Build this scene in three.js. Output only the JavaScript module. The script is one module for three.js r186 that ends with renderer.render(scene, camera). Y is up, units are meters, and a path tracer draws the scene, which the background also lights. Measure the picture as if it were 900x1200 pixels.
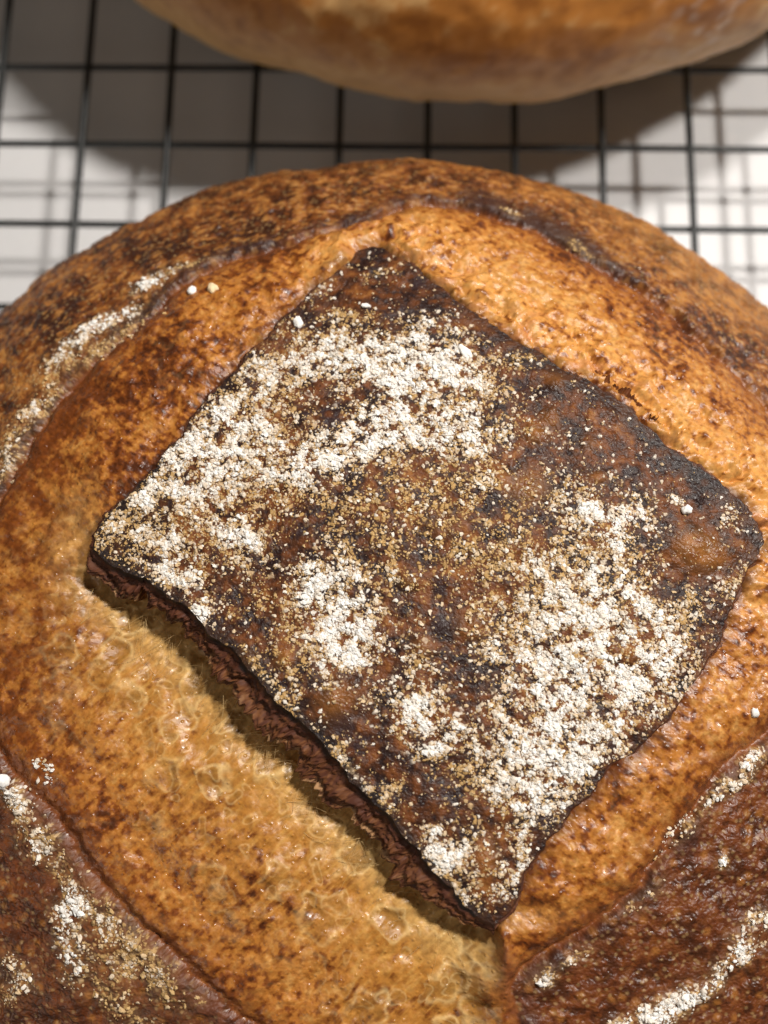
import * as THREE from 'three';
import { RectAreaLightUniformsLib } from 'three/addons/lights/RectAreaLightUniformsLib.js';
import { mergeGeometries, mergeVertices } from 'three/addons/utils/BufferGeometryUtils.js';

// ------------------------------------------------------------------ camera, light, exposure
// Everything is worked out in millimetres and written to the scene in metres.
RectAreaLightUniformsLib.init();
const MM = 0.001;
const scene = new THREE.Scene();
const camera = new THREE.PerspectiveCamera(53.13, 0.75, 0.01, 20);
camera.position.set(0, 242.56 * MM, 0);
camera.up.set(-0.01556, 0.19034, -0.9816);
camera.lookAt(-0.02541, (242.56 - 981.47) * MM, -0.18991);
camera.focus = 0.150;
camera.userData.fStop = 12;
camera.updateMatrixWorld();

const renderer = new THREE.WebGLRenderer({ antialias: true });
renderer.toneMapping = THREE.LinearToneMapping;
renderer.toneMappingExposure = 1.42;
renderer.shadowMap.enabled = true;
scene.background = new THREE.Color().setRGB(0.045, 0.040, 0.035);   // the dim kitchen around the lamps

function lamp(x, y, z, strength, r) {
  const l = new THREE.PointLight(new THREE.Color().setRGB(1, 0.955, 0.90), strength, 0, 2);
  l.position.set(x * MM, y * MM, z * MM);
  l.castShadow = true; l.shadow.radius = r; l.shadow.mapSize.set(2048, 2048); l.shadow.camera.near = 0.05; l.shadow.camera.far = 3;
  scene.add(l);
}
lamp(372, 597, -215, 0.88, 1.6);
lamp(165, 597, -330, 0.61, 1.6);
const roomFill = new THREE.RectAreaLight(new THREE.Color().setRGB(1, 0.89, 0.77), 1.9, 0.6, 0.4);   // added fill from the left front to lift shaded sides, no lamp seen there
roomFill.position.set(-0.80, 0.70, 0.55); roomFill.lookAt(0, 0.05, -0.1); scene.add(roomFill);

// ------------------------------------------------------------------ noise and small maths
const clamp = (x, a = 0, b = 1) => (x < a ? a : x > b ? b : x);
const lerp = (a, b, t) => a + (b - a) * t;
const smooth = (a, b, x) => { const t = clamp((x - a) / (b - a)); return t * t * (3 - 2 * t); };
const PERM = new Uint8Array(512);
{
  let s = 1234567; const p = [];
  for (let i = 0; i < 256; i++) p.push(i);
  for (let i = 255; i > 0; i--) { s = (Math.imul(s, 1664525) + 1013904223) >>> 0; const j = s % (i + 1); [p[i], p[j]] = [p[j], p[i]]; }
  for (let i = 0; i < 512; i++) PERM[i] = p[i & 255];
}
function rng(seed) { let a = seed | 0; return () => { a = (a + 0x6d2b79f5) | 0; let t = Math.imul(a ^ (a >>> 15), 1 | a); t = (t + Math.imul(t ^ (t >>> 7), 61 | t)) ^ t; return ((t ^ (t >>> 14)) >>> 0) / 4294967296; }; }
const GX = new Float32Array(256), GY = new Float32Array(256);
for (let i = 0; i < 256; i++) { GX[i] = Math.cos(i * 2.399963) * 1.5; GY[i] = Math.sin(i * 2.399963) * 1.5; }
function noise(x, y) {                                   // gradient noise, about -1 .. 1
  const xi = Math.floor(x), yi = Math.floor(y), fx = x - xi, fy = y - yi, X = xi & 255, Y = yi & 255;
  const u = fx * fx * fx * (fx * (fx * 6 - 15) + 10), v = fy * fy * fy * (fy * (fy * 6 - 15) + 10);
  const a = PERM[X] + Y, b = PERM[X + 1] + Y;
  const g0 = PERM[a], g1 = PERM[b], g2 = PERM[a + 1], g3 = PERM[b + 1];
  const n0 = GX[g0] * fx + GY[g0] * fy, n1 = GX[g1] * (fx - 1) + GY[g1] * fy;
  const n2 = GX[g2] * fx + GY[g2] * (fy - 1), n3 = GX[g3] * (fx - 1) + GY[g3] * (fy - 1);
  const p = n0 + (n1 - n0) * u, q = n2 + (n3 - n2) * u;
  return p + (q - p) * v;
}
function fbm(x, y, oct) { let s = 0, a = 0.5; for (let i = 0; i < oct; i++) { s += a * noise(x, y); x = x * 2.03 + 17.3; y = y * 2.03 - 9.1; a *= 0.5; } return s * 1.15; }
function ridge(x, y, oct) { let s = 0, a = 0.5; for (let i = 0; i < oct; i++) { s += a * (1 - Math.abs(noise(x, y)) * 2.2); x = x * 2.1 + 7.7; y = y * 2.1 + 3.1; a *= 0.5; } return s; }
const W = { f1: 0, f2: 0, id: 0 };
function worley(x, y) {
  const xi = Math.floor(x), yi = Math.floor(y); let f1 = 9, f2 = 9, id = 0;
  for (let j = -1; j <= 1; j++) for (let i = -1; i <= 1; i++) {
    const h = PERM[PERM[(xi + i) & 255] + ((yi + j) & 255)], k = PERM[h + 71];
    const dx = xi + i + h / 256 - x, dy = yi + j + k / 256 - y, d = dx * dx + dy * dy;
    if (d < f1) { f2 = f1; f1 = d; id = PERM[k + h]; } else if (d < f2) f2 = d;
  }
  W.f1 = Math.sqrt(f1); W.f2 = Math.sqrt(f2); W.id = id / 255; return W;
}
const SRGB = new Uint8Array(4097);
for (let i = 0; i <= 4096; i++) { const c = i / 4096; SRGB[i] = Math.round(255 * (c <= 0.0031308 ? 12.92 * c : 1.055 * Math.pow(c, 1 / 2.4) - 0.055)); }
const C = [0, 0, 0];                                      // the colour being mixed, linear
const setC = (c) => { C[0] = c[0]; C[1] = c[1]; C[2] = c[2]; };
const mixC = (c, t) => { if (t <= 0) return; if (t > 1) t = 1; C[0] += (c[0] - C[0]) * t; C[1] += (c[1] - C[1]) * t; C[2] += (c[2] - C[2]) * t; };
const mulC = (k) => { C[0] *= k; C[1] *= k; C[2] *= k; };

function numbered(name) { let k = 0, n = name; while (scene.children.some((o) => o.name === n)) n = name + '_' + String(++k).padStart(3, '0'); return n; }
function thing(o, name, label, category, group) {
  o.name = numbered(name); scene.add(o); o.userData = { label, category };
  if (group) o.userData.group = group;
  return o;
}
function part(name, geometry, material, parent) {
  const m = new THREE.Mesh(geometry, material); m.name = name; m.castShadow = m.receiveShadow = true; parent.add(m); return m;
}

// ------------------------------------------------------------------ the countertop under the rack
{
  const N = 512, D = new Uint8Array(N * N * 4), B = new Uint8Array(N * N * 4);
  for (let j = 0; j < N; j++) for (let i = 0; i < N; i++) {
    const x = i * 0.8, y = j * 0.8, o = (j * N + i) * 4;
    const n = fbm(x / 60, y / 60, 4) * 0.5 + fbm(x / 3, y / 3, 3) * 0.35;
    setC([0.61, 0.602, 0.60]); mulC(1 + 0.07 * n);
    for (let k = 0; k < 3; k++) D[o + k] = SRGB[Math.round(clamp(C[k]) * 4096)];
    const b = 128 + 90 * fbm(x / 2, y / 2, 3); B[o] = B[o + 1] = B[o + 2] = clamp(b, 0, 255); D[o + 3] = B[o + 3] = 255;
  }
  const map = new THREE.DataTexture(D, N, N), bump = new THREE.DataTexture(B, N, N);
  map.colorSpace = THREE.SRGBColorSpace;
  for (const t of [map, bump]) { t.magFilter = THREE.LinearFilter; t.wrapS = t.wrapT = THREE.MirroredRepeatWrapping; t.repeat.set(4, 4); t.needsUpdate = true; }
  const top = new THREE.Mesh(new THREE.BoxGeometry(1.6, 0.03, 1.6), new THREE.MeshPhysicalMaterial({ map, bumpMap: bump, bumpScale: 0.0001, roughness: 0.42 }));
  top.position.set(0, -0.015, -0.1); top.receiveShadow = true;
  top.name = 'countertop'; scene.add(top);
  top.userData = { kind: 'structure', label: 'plain white countertop under the black wire cooling rack' };
}

// ------------------------------------------------------------------ the cooling rack
const PITCH = 21, WX0 = -102.3, WZ0 = -155.3, WIRE_Y = 17;
{
  const rack = thing(new THREE.Group(), 'cooling_rack', 'black wire grid cooling rack standing under both loaves', 'cooling rack');
  const coat = new THREE.MeshPhysicalMaterial({ color: new THREE.Color().setRGB(0.006, 0.0075, 0.0075), roughness: 0.38, clearcoat: 0.15, clearcoatRoughness: 0.2 });
  const kx = [-4, 14], kz = [-9, 14];
  const X = [WX0 + kx[0] * PITCH, WX0 + kx[1] * PITCH], Z = [WZ0 + kz[0] * PITCH, WZ0 + kz[1] * PITCH];
  const rod = (pts, r, seg = 48) => new THREE.TubeGeometry(new THREE.CatmullRomCurve3(pts.map((p) => new THREE.Vector3(p[0] * MM, p[1] * MM, p[2] * MM))), seg, r * MM, 10, false);
  const r = rng(5);
  for (let k = kx[0] + 1; k < kx[1]; k++) {
    const x = WX0 + k * PITCH, pts = [];
    for (let i = 0; i <= 8; i++) pts.push([x + (r() - 0.5) * 0.5, WIRE_Y + (r() - 0.5) * 0.25, lerp(Z[0], Z[1], i / 8)]);
    part('wire', rod(pts, 0.88), coat, rack);
  }
  for (let k = kz[0] + 1; k < kz[1]; k++) {
    const z = WZ0 + k * PITCH, pts = [];
    for (let i = 0; i <= 8; i++) pts.push([lerp(X[0], X[1], i / 8), WIRE_Y - 1.5 + (r() - 0.5) * 0.2, z + (r() - 0.5) * 0.5]);
    part('wire', rod(pts, 0.80), coat, rack);
  }
  const rim = [];
  for (const z of Z) rim.push(rod([[X[0], WIRE_Y - 2.6, z], [X[1], WIRE_Y - 2.6, z]], 2));
  for (const x of X) rim.push(rod([[x, WIRE_Y - 2.6, Z[0]], [x, WIRE_Y - 2.6, Z[1]]], 2));
  part('rim', mergeGeometries(rim), coat, rack);
  for (const x of X) for (const z of Z) part('leg', rod([[x, WIRE_Y - 2.6, z], [x * 1.01, 8, z * 1.01], [x * 1.015, 1.8, z * 1.01]], 1.8, 12), coat, rack);
}
// ------------------------------------------------------------------ the shape of a loaf
// A point of the crust is named by (u, v): millimetres along the crust from the middle of the top.
class Dome {
  constructor({ R, H, rim, base, power, ax, az, wobble }) {
    Object.assign(this, { ax, az, wobble });
    const r = [], y = [];
    for (let i = 0; i < 500; i++) { const f = (i / 499) * Math.PI / 2; r.push(R * Math.pow(Math.sin(f), 2 / power)); y.push(rim + (H - rim) * Math.pow(Math.cos(f), 2 / power)); }
    for (let i = 1; i < 200; i++) { const f = (i / 199) * Math.PI / 2; r.push(R * (base + (1 - base) * Math.cos(f))); y.push(rim * (1 - Math.sin(f))); }
    const s = [0]; for (let i = 1; i < r.length; i++) s.push(s[i - 1] + Math.hypot(r[i] - r[i - 1], y[i] - y[i - 1]));
    this.length = s[s.length - 1]; const n = this.n = Math.ceil(this.length / 0.1) + 2;
    this.r = new Float32Array(n); this.y = new Float32Array(n);
    for (let i = 0, k = 0; i < n; i++) {
      const t = Math.min(i * 0.1, this.length); while (k < s.length - 2 && s[k + 1] < t) k++;
      const f = (t - s[k]) / (s[k + 1] - s[k] || 1); this.r[i] = lerp(r[k], r[k + 1], f); this.y[i] = lerp(y[k], y[k + 1], f);
    }
    this.r[0] = 0; this.y[0] = H;
  }
  // point raised by h along the outward direction
  at(u, v, h, out) {
    const rho = Math.min(Math.hypot(u, v), this.length - 0.05), th = Math.atan2(v, u), i = rho * 10, k = Math.floor(i), f = i - k;
    const r = lerp(this.r[k], this.r[k + 1], f), y = lerp(this.y[k], this.y[k + 1], f);
    const a = Math.max(0, k - 12), b = Math.min(this.n - 2, k + 12);
    let dr = this.r[b] - this.r[a], dy = this.y[b] - this.y[a]; const l = Math.hypot(dr, dy) || 1; dr /= l; dy /= l;
    const near = clamp(rho / 1.5), nr = -dy * near, ny = Math.max(dr, dr * near + 1 - near);
    const m = 1 + this.wobble * Math.sin(3 * th), c = Math.cos(th), q = Math.sin(th);
    out[0] = this.ax * r * m * c + h * nr * c; out[1] = y + h * ny; out[2] = this.az * r * m * q + h * nr * q;
    return out;
  }
}
const LOAF_Y = WIRE_Y + 0.8, LOAF = [-4.65, LOAF_Y, -5.56];
const dome = new Dome({ R: 104, H: 76, rim: 27, base: 0.78, power: 2.3, ax: 1.04, az: 1 / 1.04, wobble: 0.021 });

// the scores: the square flap's four edges and the outline of the opened golden crumb, as (u, v)
const EDGE_TL = [[-3.0,-71.3],[-4.9,-69.8],[-9.3,-64.3],[-15.4,-56.3],[-21.4,-48.5],[-26.3,-41.3],[-31.0,-33.9],[-36.9,-26.5],[-40.4,-22.8],[-41.0,-19.9]];
const EDGE_LB = [[-41.0,-19.9],[-39.6,-16.6],[-32.6,-12.6],[-26.8,-8.7],[-20.3,-2.9],[-13.2,4.3],[-7.5,9.7],[-1.8,16.9],[5.2,24.6],[12.1,32.1],[16.4,36.0]];
const EDGE_BR = [[16.4,36.0],[18.8,31.6],[23.0,23.6],[29.7,15.1],[38.4,7.4],[42.7,2.4],[47.5,-4.1],[50.1,-9.5],[54.6,-17.8],[56.7,-21.7]];
const EDGE_TR = [[56.7,-21.7],[54.0,-28.0],[47.8,-32.9],[40.0,-39.5],[32.2,-46.2],[27.0,-48.8],[19.2,-53.8],[11.6,-59.9],[3.8,-67.9],[-1.0,-71.7],[-3.0,-71.3]];
const CRUMB = [[-5.0,-78.8],[-10.9,-76.8],[-17.1,-74.3],[-26.6,-71.7],[-34.8,-64.7],[-41.3,-57.5],[-49.1,-49.9],[-55.3,-40.1],[-58.5,-31.6],[-61.7,-22.6],[-63.2,-10.9],[-59.9,2.9],[-53.5,13.1],[-48.3,18.1],[-43.8,22.8],[-38.6,29.9],[-33.8,35.2],[-27.1,41.8],[-20.1,48.7],[-15.5,53.3],[-6.0,60.0],[4.7,64.8],[15.3,64.4],[21.0,56.0],[20.1,48.2],[19.5,44.4],[23.7,40.7],[30.3,35.4],[36.1,29.6],[41.9,21.9],[48.4,13.4],[55.7,8.4],[62.1,0.3],[67.1,-13.6],[67.9,-31.6],[63.4,-47.0],[60.2,-52.0],[56.1,-57.0],[49.1,-63.3],[43.6,-68.7],[35.0,-73.9],[26.6,-79.3],[18.1,-83.5],[10.9,-86.1],[2.2,-84.3]];
// flour: u, v, two radii, turn in degrees, amount, share of browned flour; blisters the same way
const FLAP_FLOUR = [
  [-0.9,-47.7,6.8,3.7,20,1,0], [7.1,-49.5,5.0,5.6,0,0.95,0], [10.8,-48.2,2.8,5.1,-20,0.85,0], [-7.8,-49.3,6.3,3.5,-10,0.9,0.1], [-18.4,-44.6,6.5,4.4,-40,0.65,0.3], [-10.2,-30.7,4.5,3.2,-20,1.1,0], [-1.8,-34.7,5.4,3.8,-30,1,0], [5.3,-38.3,6.7,5.5,20,0.85,0.05], [13.9,-36.1,4.3,4.3,0,0.65,0.1], [-22.1,-37.6,6.6,5.2,-40,0.9,0.1], [-29.4,-31.6,5.6,3.7,-35,0.95,0.1], [-23.7,-29.0,5.9,3.1,-30,0.8,0.05], [-34.9,-25.2,4.9,2.7,-35,0.65,0.2], [-17.8,-34.5,5.8,6.4,0,0.6,0.3], [-20.3,-21.1,3.3,4.3,0,0.9,0.15], [-28.6,-15.5,4.5,2.8,20,0.95,0.05], [-29.4,-21.2,7.7,4.6,-20,0.55,0.35], [-23.8,-7.9,1.8,2.1,0,1,0.05], [-5.7,-9.0,5.1,5.8,-10,1.15,0], [-7.5,-15.3,2.9,3.6,0,0.9,0], [-4.1,-2.0,3.8,2.8,0,0.9,0], [-13.6,-23.5,5.0,3.7,0,0.3,0.8], [5.0,6.4,2.9,3.8,20,0.8,0.05], [11.0,9.0,4.4,2.7,10,0.95,0], [7.0,2.4,2.5,2.3,0,0.7,0.05], [-11.1,5.4,2.1,1.4,40,0.7,0.5], [-4.3,11.8,1.4,1.4,0,0.7,0.3], [3.0,18.5,1.8,2.5,0,0.65,0.5], [9.7,25.7,2.7,2.0,45,0.95,0.05], [12.9,30.6,1.6,1.8,0,0.7,0.2], [18.6,28.0,2.0,3.7,25,0.95,0.05], [22.7,13.2,5.7,8.1,35,0.95,0.05], [28.8,4.3,8.1,6.5,-40,1,0.03], [35.4,-1.4,7.4,6.1,-40,0.95,0.05], [24.7,-3.0,7.8,7.8,0,0.75,0.12], [19.1,-9.3,6.0,4.8,0,0.5,0.35], [29.9,-11.6,6.8,6.1,0,0.85,0.1], [38.8,-8.6,5.3,4.3,0,0.65,0.2], [31.6,-25.4,6.5,3.4,20,0.75,0.02], [37.0,-25.4,2.9,2.6,0,0.8,0.02], [24.0,-17.4,5.4,4.2,0,0.5,0.3], [19.6,9.2,2.9,5.6,10,0.75,0.05], [45.4,-26.6,1.1,1.1,0,1,0], [51.3,-26.6,1.1,2.5,-10,0.8,0], [51.7,-14.6,2.1,1.6,-30,0.6,0.1], [14.1,-18.8,5.4,4.2,0,0.38,0.75], [0.9,-16.8,6.3,5.1,0,0.34,0.85], [7.3,-25.5,6.8,3.4,0,0.4,0.75], [-2.7,-24.2,5.9,2.1,0,0.38,0.7], [-1.5,-66.5,5.2,1.6,0,0.4,0.7], [-6.3,-56.4,5.1,2.3,0,0.3,0.8], [22.0,-50.0,3.2,3.2,30,0.4,0.5], [15.2,-44.8,3.3,5.8,0,0.45,0.4], [13.9,-29.3,4.9,2.5,10,0.5,0.4], [33.9,-18.4,5.0,3.0,0,0.6,0.25], [-12.9,-2.9,4.7,7.0,-20,0.28,0.8], [13.9,15.9,4.4,4.4,0,0.28,0.8], [-37.8,-20.6,3.2,2.7,0,0.5,0.5]];
const CRUST_FLOUR = [
  [-46.6,-59.8,6.4,1.7,-27,1,0], [-52.0,-54.3,6.1,2.0,-40,0.8,0.4], [-39.6,-68.1,2.7,1.7,-30,0.9,0.05], [-36.1,-69.6,2.6,1.3,-20,0.7,0.2], [-30.3,-71.4,2.5,0.9,-20,0.5,0.6], [-55.9,-44.5,5.0,2.0,-52,0.7,0.45], [-59.3,-35.5,4.3,2.3,-70,0.8,0.4], [-42.5,-56.0,7.9,1.6,-35,0.6,0.6], [21.0,-84.3,1.9,1.1,20,0.6,0.5], [32.5,-76.7,4.2,1.6,35,0.4,0.7], [-49.3,19.3,2.6,1.8,40,0.9,0.1], [-45.7,25.6,4.6,2.3,55,0.8,0.25], [-40.9,35.9,2.2,3.7,10,1,0], [-35.7,38.2,7.0,3.0,50,0.62,0.45], [-44.4,15.2,0.9,0.8,0,0.9,0.1], [-46.3,14.4,1.0,0.8,0,0.7,0.1], [-44.8,17.1,1.0,0.6,0,0.9,0], [-40.5,43.5,1.5,2.5,0,0.9,0.05], [-27.6,45.5,5.5,2.2,45,0.55,0.5], [-48.9,45.4,3.5,1.6,40,0.7,0.2], [-34.2,49.7,7.1,1.9,40,0.4,0.5], [-32.8,43.1,4.8,4.8,0,0.35,0.6], [49.4,15.3,4.3,1.0,-35,1,0.1], [41.6,21.8,5.4,1.1,-45,0.85,0.3], [52.6,11.6,2.1,1.0,-35,0.9,0.1], [36.4,31.5,2.8,0.9,-35,0.6,0.3], [26.4,41.2,3.4,0.9,-30,0.75,0.2], [23.3,44.1,1.8,1.0,-30,0.7,0.2], [50.1,39.0,1.7,4.2,30,0.95,0], [53.0,36.1,1.3,2.3,10,0.8,0.05], [42.3,46.5,5.3,1.7,-32,1,0], [38.9,48.5,3.6,1.4,-30,0.9,0], [34.3,49.6,3.4,1.1,-30,0.6,0.1], [47.6,26.4,1.0,1.2,0,0.8,0.1], [-50.1,48.9,1.6,2.6,30,0.5,0.3]];
const BLISTERS = [
  [22.5,-37.2,1.4,1.4,0,1,0], [24.7,-39.9,1.2,1.2,0,0.8,0], [21.2,-28.3,2.3,2.2,0,1,0], [46.7,-19.7,2.9,2.4,20,1.6,0], [17.0,-29.5,1.4,1.0,0,0.8,0], [9.1,-22.1,2.2,1.7,0,0.5,0], [-17.7,-0.9,1.4,1.5,0,0.8,0], [-12.2,-1.4,1.1,1.2,0,0.9,0], [26.6,-12.8,1.5,1.1,0,0.6,0], [-4.9,4.4,2.2,2.4,30,0.7,0], [4.5,-13.1,1.2,0.9,0,0.6,0], [13.7,-6.6,1.9,1.7,0,0.7,0], [25.6,-46.6,1.3,1.3,0,0.6,0], [30.5,-36.2,1.3,1.0,0,0.5,0], [31.7,-30.6,1.2,0.9,0,0.6,0], [19.6,-19.2,1.5,1.2,0,0.5,0], [15.3,26.1,1.3,2.8,0,0.7,0], [-28.2,-23.3,1.8,1.2,0,0.6,0], [29.5,-4.4,1.2,2.6,20,0.6,0], [34.7,-3.3,1.9,1.0,20,0.6,0], [6.6,-3.3,1.2,1.6,0,0.7,0]];

// distance maps of the scores, sampled on a square of 240 mm
const FLAP = [...EDGE_TL, ...EDGE_LB.slice(1), ...EDGE_BR.slice(1), ...EDGE_TR.slice(1, -1)];
const M0 = -120, MS = 240, MN = 640;
const smoothLoop = (pts, n) => new THREE.CatmullRomCurve3(pts.map((p) => new THREE.Vector3(p[0], p[1], 0)), true, 'centripetal').getPoints(n).slice(0, -1).map((p) => [p.x, p.y]);
const CRUMB_LOOP = smoothLoop(CRUMB, 180);
function distMap(pts, closed) {
  const out = new Float32Array(MN * MN), n = pts.length, m = closed ? n : n - 1;
  for (let j = 0; j < MN; j++) for (let i = 0; i < MN; i++) {
    const x = M0 + (i + 0.5) * MS / MN, y = M0 + (j + 0.5) * MS / MN; let d = 1e9, inside = false;
    for (let k = 0; k < m; k++) {
      const a = pts[k], b = pts[(k + 1) % n], ex = b[0] - a[0], ey = b[1] - a[1], px = x - a[0], py = y - a[1];
      const t = clamp((px * ex + py * ey) / (ex * ex + ey * ey + 1e-9)), qx = px - t * ex, qy = py - t * ey, q = qx * qx + qy * qy;
      if (q < d) d = q;
      if (closed && (a[1] > y) !== (b[1] > y) && x < ex * (y - a[1]) / ey + a[0]) inside = !inside;
    }
    d = Math.sqrt(d); out[j * MN + i] = inside ? -d : d;
  }
  return out;
}
function sample(map, u, v) {
  const x = clamp((u - M0) / MS * MN - 0.5, 0, MN - 1.001), y = clamp((v - M0) / MS * MN - 0.5, 0, MN - 1.001), i = Math.floor(x), j = Math.floor(y), fx = x - i, fy = y - j, o = j * MN + i;
  return lerp(lerp(map[o], map[o + 1], fx), lerp(map[o + MN], map[o + MN + 1], fx), fy);
}
const mapCrumb = distMap(CRUMB_LOOP, true), mapFlap = distMap(FLAP, true), RIDGE = [[16.4, 36.0], [19.2, 42.5], [20.6, 48.5], [22.5, 57.0]], mapLow = distMap([...EDGE_LB, ...RIDGE.slice(1)], false);
const mapRest = distMap([...EDGE_BR, ...EDGE_TR.slice(1), ...EDGE_TL.slice(1)], false), mapBack = distMap(EDGE_TR, false);
// blobs of flour or blisters as a map
function blobMap(list) {
  const out = new Float32Array(MN * MN), tan = new Float32Array(MN * MN);
  for (const [u, v, ru, rv, deg, w, t] of list) {
    const c = Math.cos(deg * Math.PI / 180), s = Math.sin(deg * Math.PI / 180), R = Math.max(ru, rv) * 2.4, px = MN / MS;
    for (let j = Math.floor((v - R - M0) * px); j < (v + R - M0) * px; j++) for (let i = Math.floor((u - R - M0) * px); i < (u + R - M0) * px; i++) {
      if (i < 0 || j < 0 || i >= MN || j >= MN) continue;
      const dx = M0 + (i + 0.5) / px - u, dy = M0 + (j + 0.5) / px - v;
      const a = (c * dx + s * dy) / ru, b = (-s * dx + c * dy) / rv, q = a * a + b * b, g = w * Math.exp(-0.85 * q), o = j * MN + i;
      const old = out[o]; out[o] = 1 - (1 - Math.min(old, 0.995)) * (1 - Math.min(g, 0.995));
      tan[o] += g * t;
      if (g > 0) tan[o] = (old + g) > 1e-6 ? (tan[o]) : 0;
    }
  }
  return [out, tan];
}
const [mapFlour, mapFlourTan] = blobMap(FLAP_FLOUR), [mapDust, mapDustTan] = blobMap(CRUST_FLOUR), [mapBlister] = blobMap(BLISTERS);

const F = { c: 0, f: 0, low: 0, back: 0, lo: 0, rid: 9 };
function fields(u, v) {
  const wob = 0.55 * noise(u / 2.6, v / 2.6) + 0.3 * noise(u / 0.9 + 5, v / 0.9);
  F.c = -sample(mapCrumb, u, v) + wob * 1.1;            // inside the opened crumb > 0
  F.f = sample(mapFlap, u, v);                           // outside the flap > 0
  const lo = sample(mapLow, u, v), re = sample(mapRest, u, v);
  // the torn ridge that runs on from the flap's front corner: soft crumb on its left, baked band on its right
  const rx = (u - 16.4) * 0.96 - (v - 36.0) * 0.28 + 0.5 * noise(u / 2, v / 2 + 9), below = smooth(33.5, 37, v);
  F.rid = lerp(9, Math.abs(rx), below); F.lo = lo; F.low = smooth(-5, 7, re - lo) * (1 - below) + below * smooth(0.5, -0.7, rx); F.back = smooth(16, 4, sample(mapBack, u, v));
  if (Math.abs(u) > 116 || Math.abs(v) > 116) { F.c = -30; F.low = 0; F.back = 0; }
  return F;
}
// relief of the loaf's skin, mm along the outward direction
function relief(u, v) {
  const g = fields(u, v), c = g.c, f = g.f, rho = Math.hypot(u, v);
  const keep = 1 - smooth(148, 158, rho);
  const wide = 1.5 * fbm(u / 38, v / 38, 2);
  let crust = 0.8 * fbm(u / 11 + 3, v / 11, 3) + 0.5 * fbm(u / 3.2, v / 3.2 + 8, 4) + 0.17 * noise(u / 1.1, v / 1.1) + 0.09 * noise(u / 0.75 + 4, v / 0.75);
  const w = worley(u / 2.6 + 40, v / 2.6 + 40); crust += 0.24 * Math.max(0, 0.6 - w.f1) * (w.id > 0.45 ? 1 : 0);
  crust += (1 - 0.5 * g.low) * (0.15 + 0.4 * noise(u / 7 + 2, v / 7) + 0.25 * noise(u / 2.2, v / 2.2)) * Math.exp(-Math.pow((c + 1.2) / 1.5, 2)) * smooth(3, -0.5, c) * (1 - 0.8 * g.back * smooth(25, 45, u));
  crust += 0.35 * sample(mapDust, u, v);
  let h = crust;
  if (c > -1) {
    const x = clamp(c / Math.max(c + Math.max(f, 0), 0.01));
    const band = lerp(1.6, 2.2, g.back) * Math.sin(Math.PI * clamp(x)) - 0.2 + lerp(0.9, 2.0, g.back) * smooth(0.45, 1, x);
    const creep = 0.5 * Math.sin(Math.PI * clamp(c / 14)) - 0.8 * smooth(0, 8, c) - 3.1 * smooth(24, 2, Math.min(f, g.lo));
    let crumb = lerp(band, creep, g.low * smooth(0, 9, c)) + 0.9 * Math.exp(-Math.pow(g.rid / 1.3, 2));
    // wrinkles and pores
    const along = 0.72 * u + 0.69 * v, across = -0.69 * u + 0.72 * v;
    const side = clamp(1 - g.low - g.back), streak = lerp(fbm(along / 1.1, across / 4.2, 3), fbm((0.8 * v - 0.6 * u) / 1.1, (0.8 * u + 0.6 * v) / 4.2, 3), side), lump = fbm(u / 4.6 + 11, v / 4.6, 4);
    crumb += 0.75 * lump + lerp(0.14, 0.11, g.low) * streak + 1.5 * g.back * (ridge(u / 7 + 2 + 0.4 * lump, v / 5, 2) - 0.5) + 0.6 * fbm(u / 9, v / 9 + 40, 2) + lerp(0.12, 0.05, g.low) * noise(u / 1.0, v / 1.0 + 9);
    const wx = u + 1.3 * noise(u / 2.7, v / 2.7 + 8), wy = v + 1.3 * noise(u / 2.7 + 30, v / 2.7), p = worley(wx / 5.2 + 9, wy / 5.2 + 4); if (p.id > 0.66) crumb += (0.3 + 0.7 * g.low) * smooth(2, 6, c) * (0.16 * Math.exp(-Math.pow((p.f1 - 0.44) / 0.12, 2)) - 0.9 * Math.max(0, 0.36 - p.f1));
    crumb -= 0.9 * g.back * smooth(0.10, 0.0, Math.abs(noise(along / 16 + 3, across / 7 + 1.5) + 0.12 * streak)) * smooth(3, 8, c);
    const q2 = worley(wx / 2.3 + 60, wy / 2.3 + 4); if (q2.id > 0.72) crumb -= 0.5 * g.low * Math.max(0, 0.36 - q2.f1) * smooth(2, 6, c);
    crumb -= 0.9 * Math.exp(-Math.pow(c / 1.2, 2));
    if (f < 0) crumb = lerp(crumb, -7, smooth(0, -3, f));
    h = lerp(crust, crumb, smooth(-0.6, 0.5, c));
  }
  return (h + wide) * keep;
}

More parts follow.
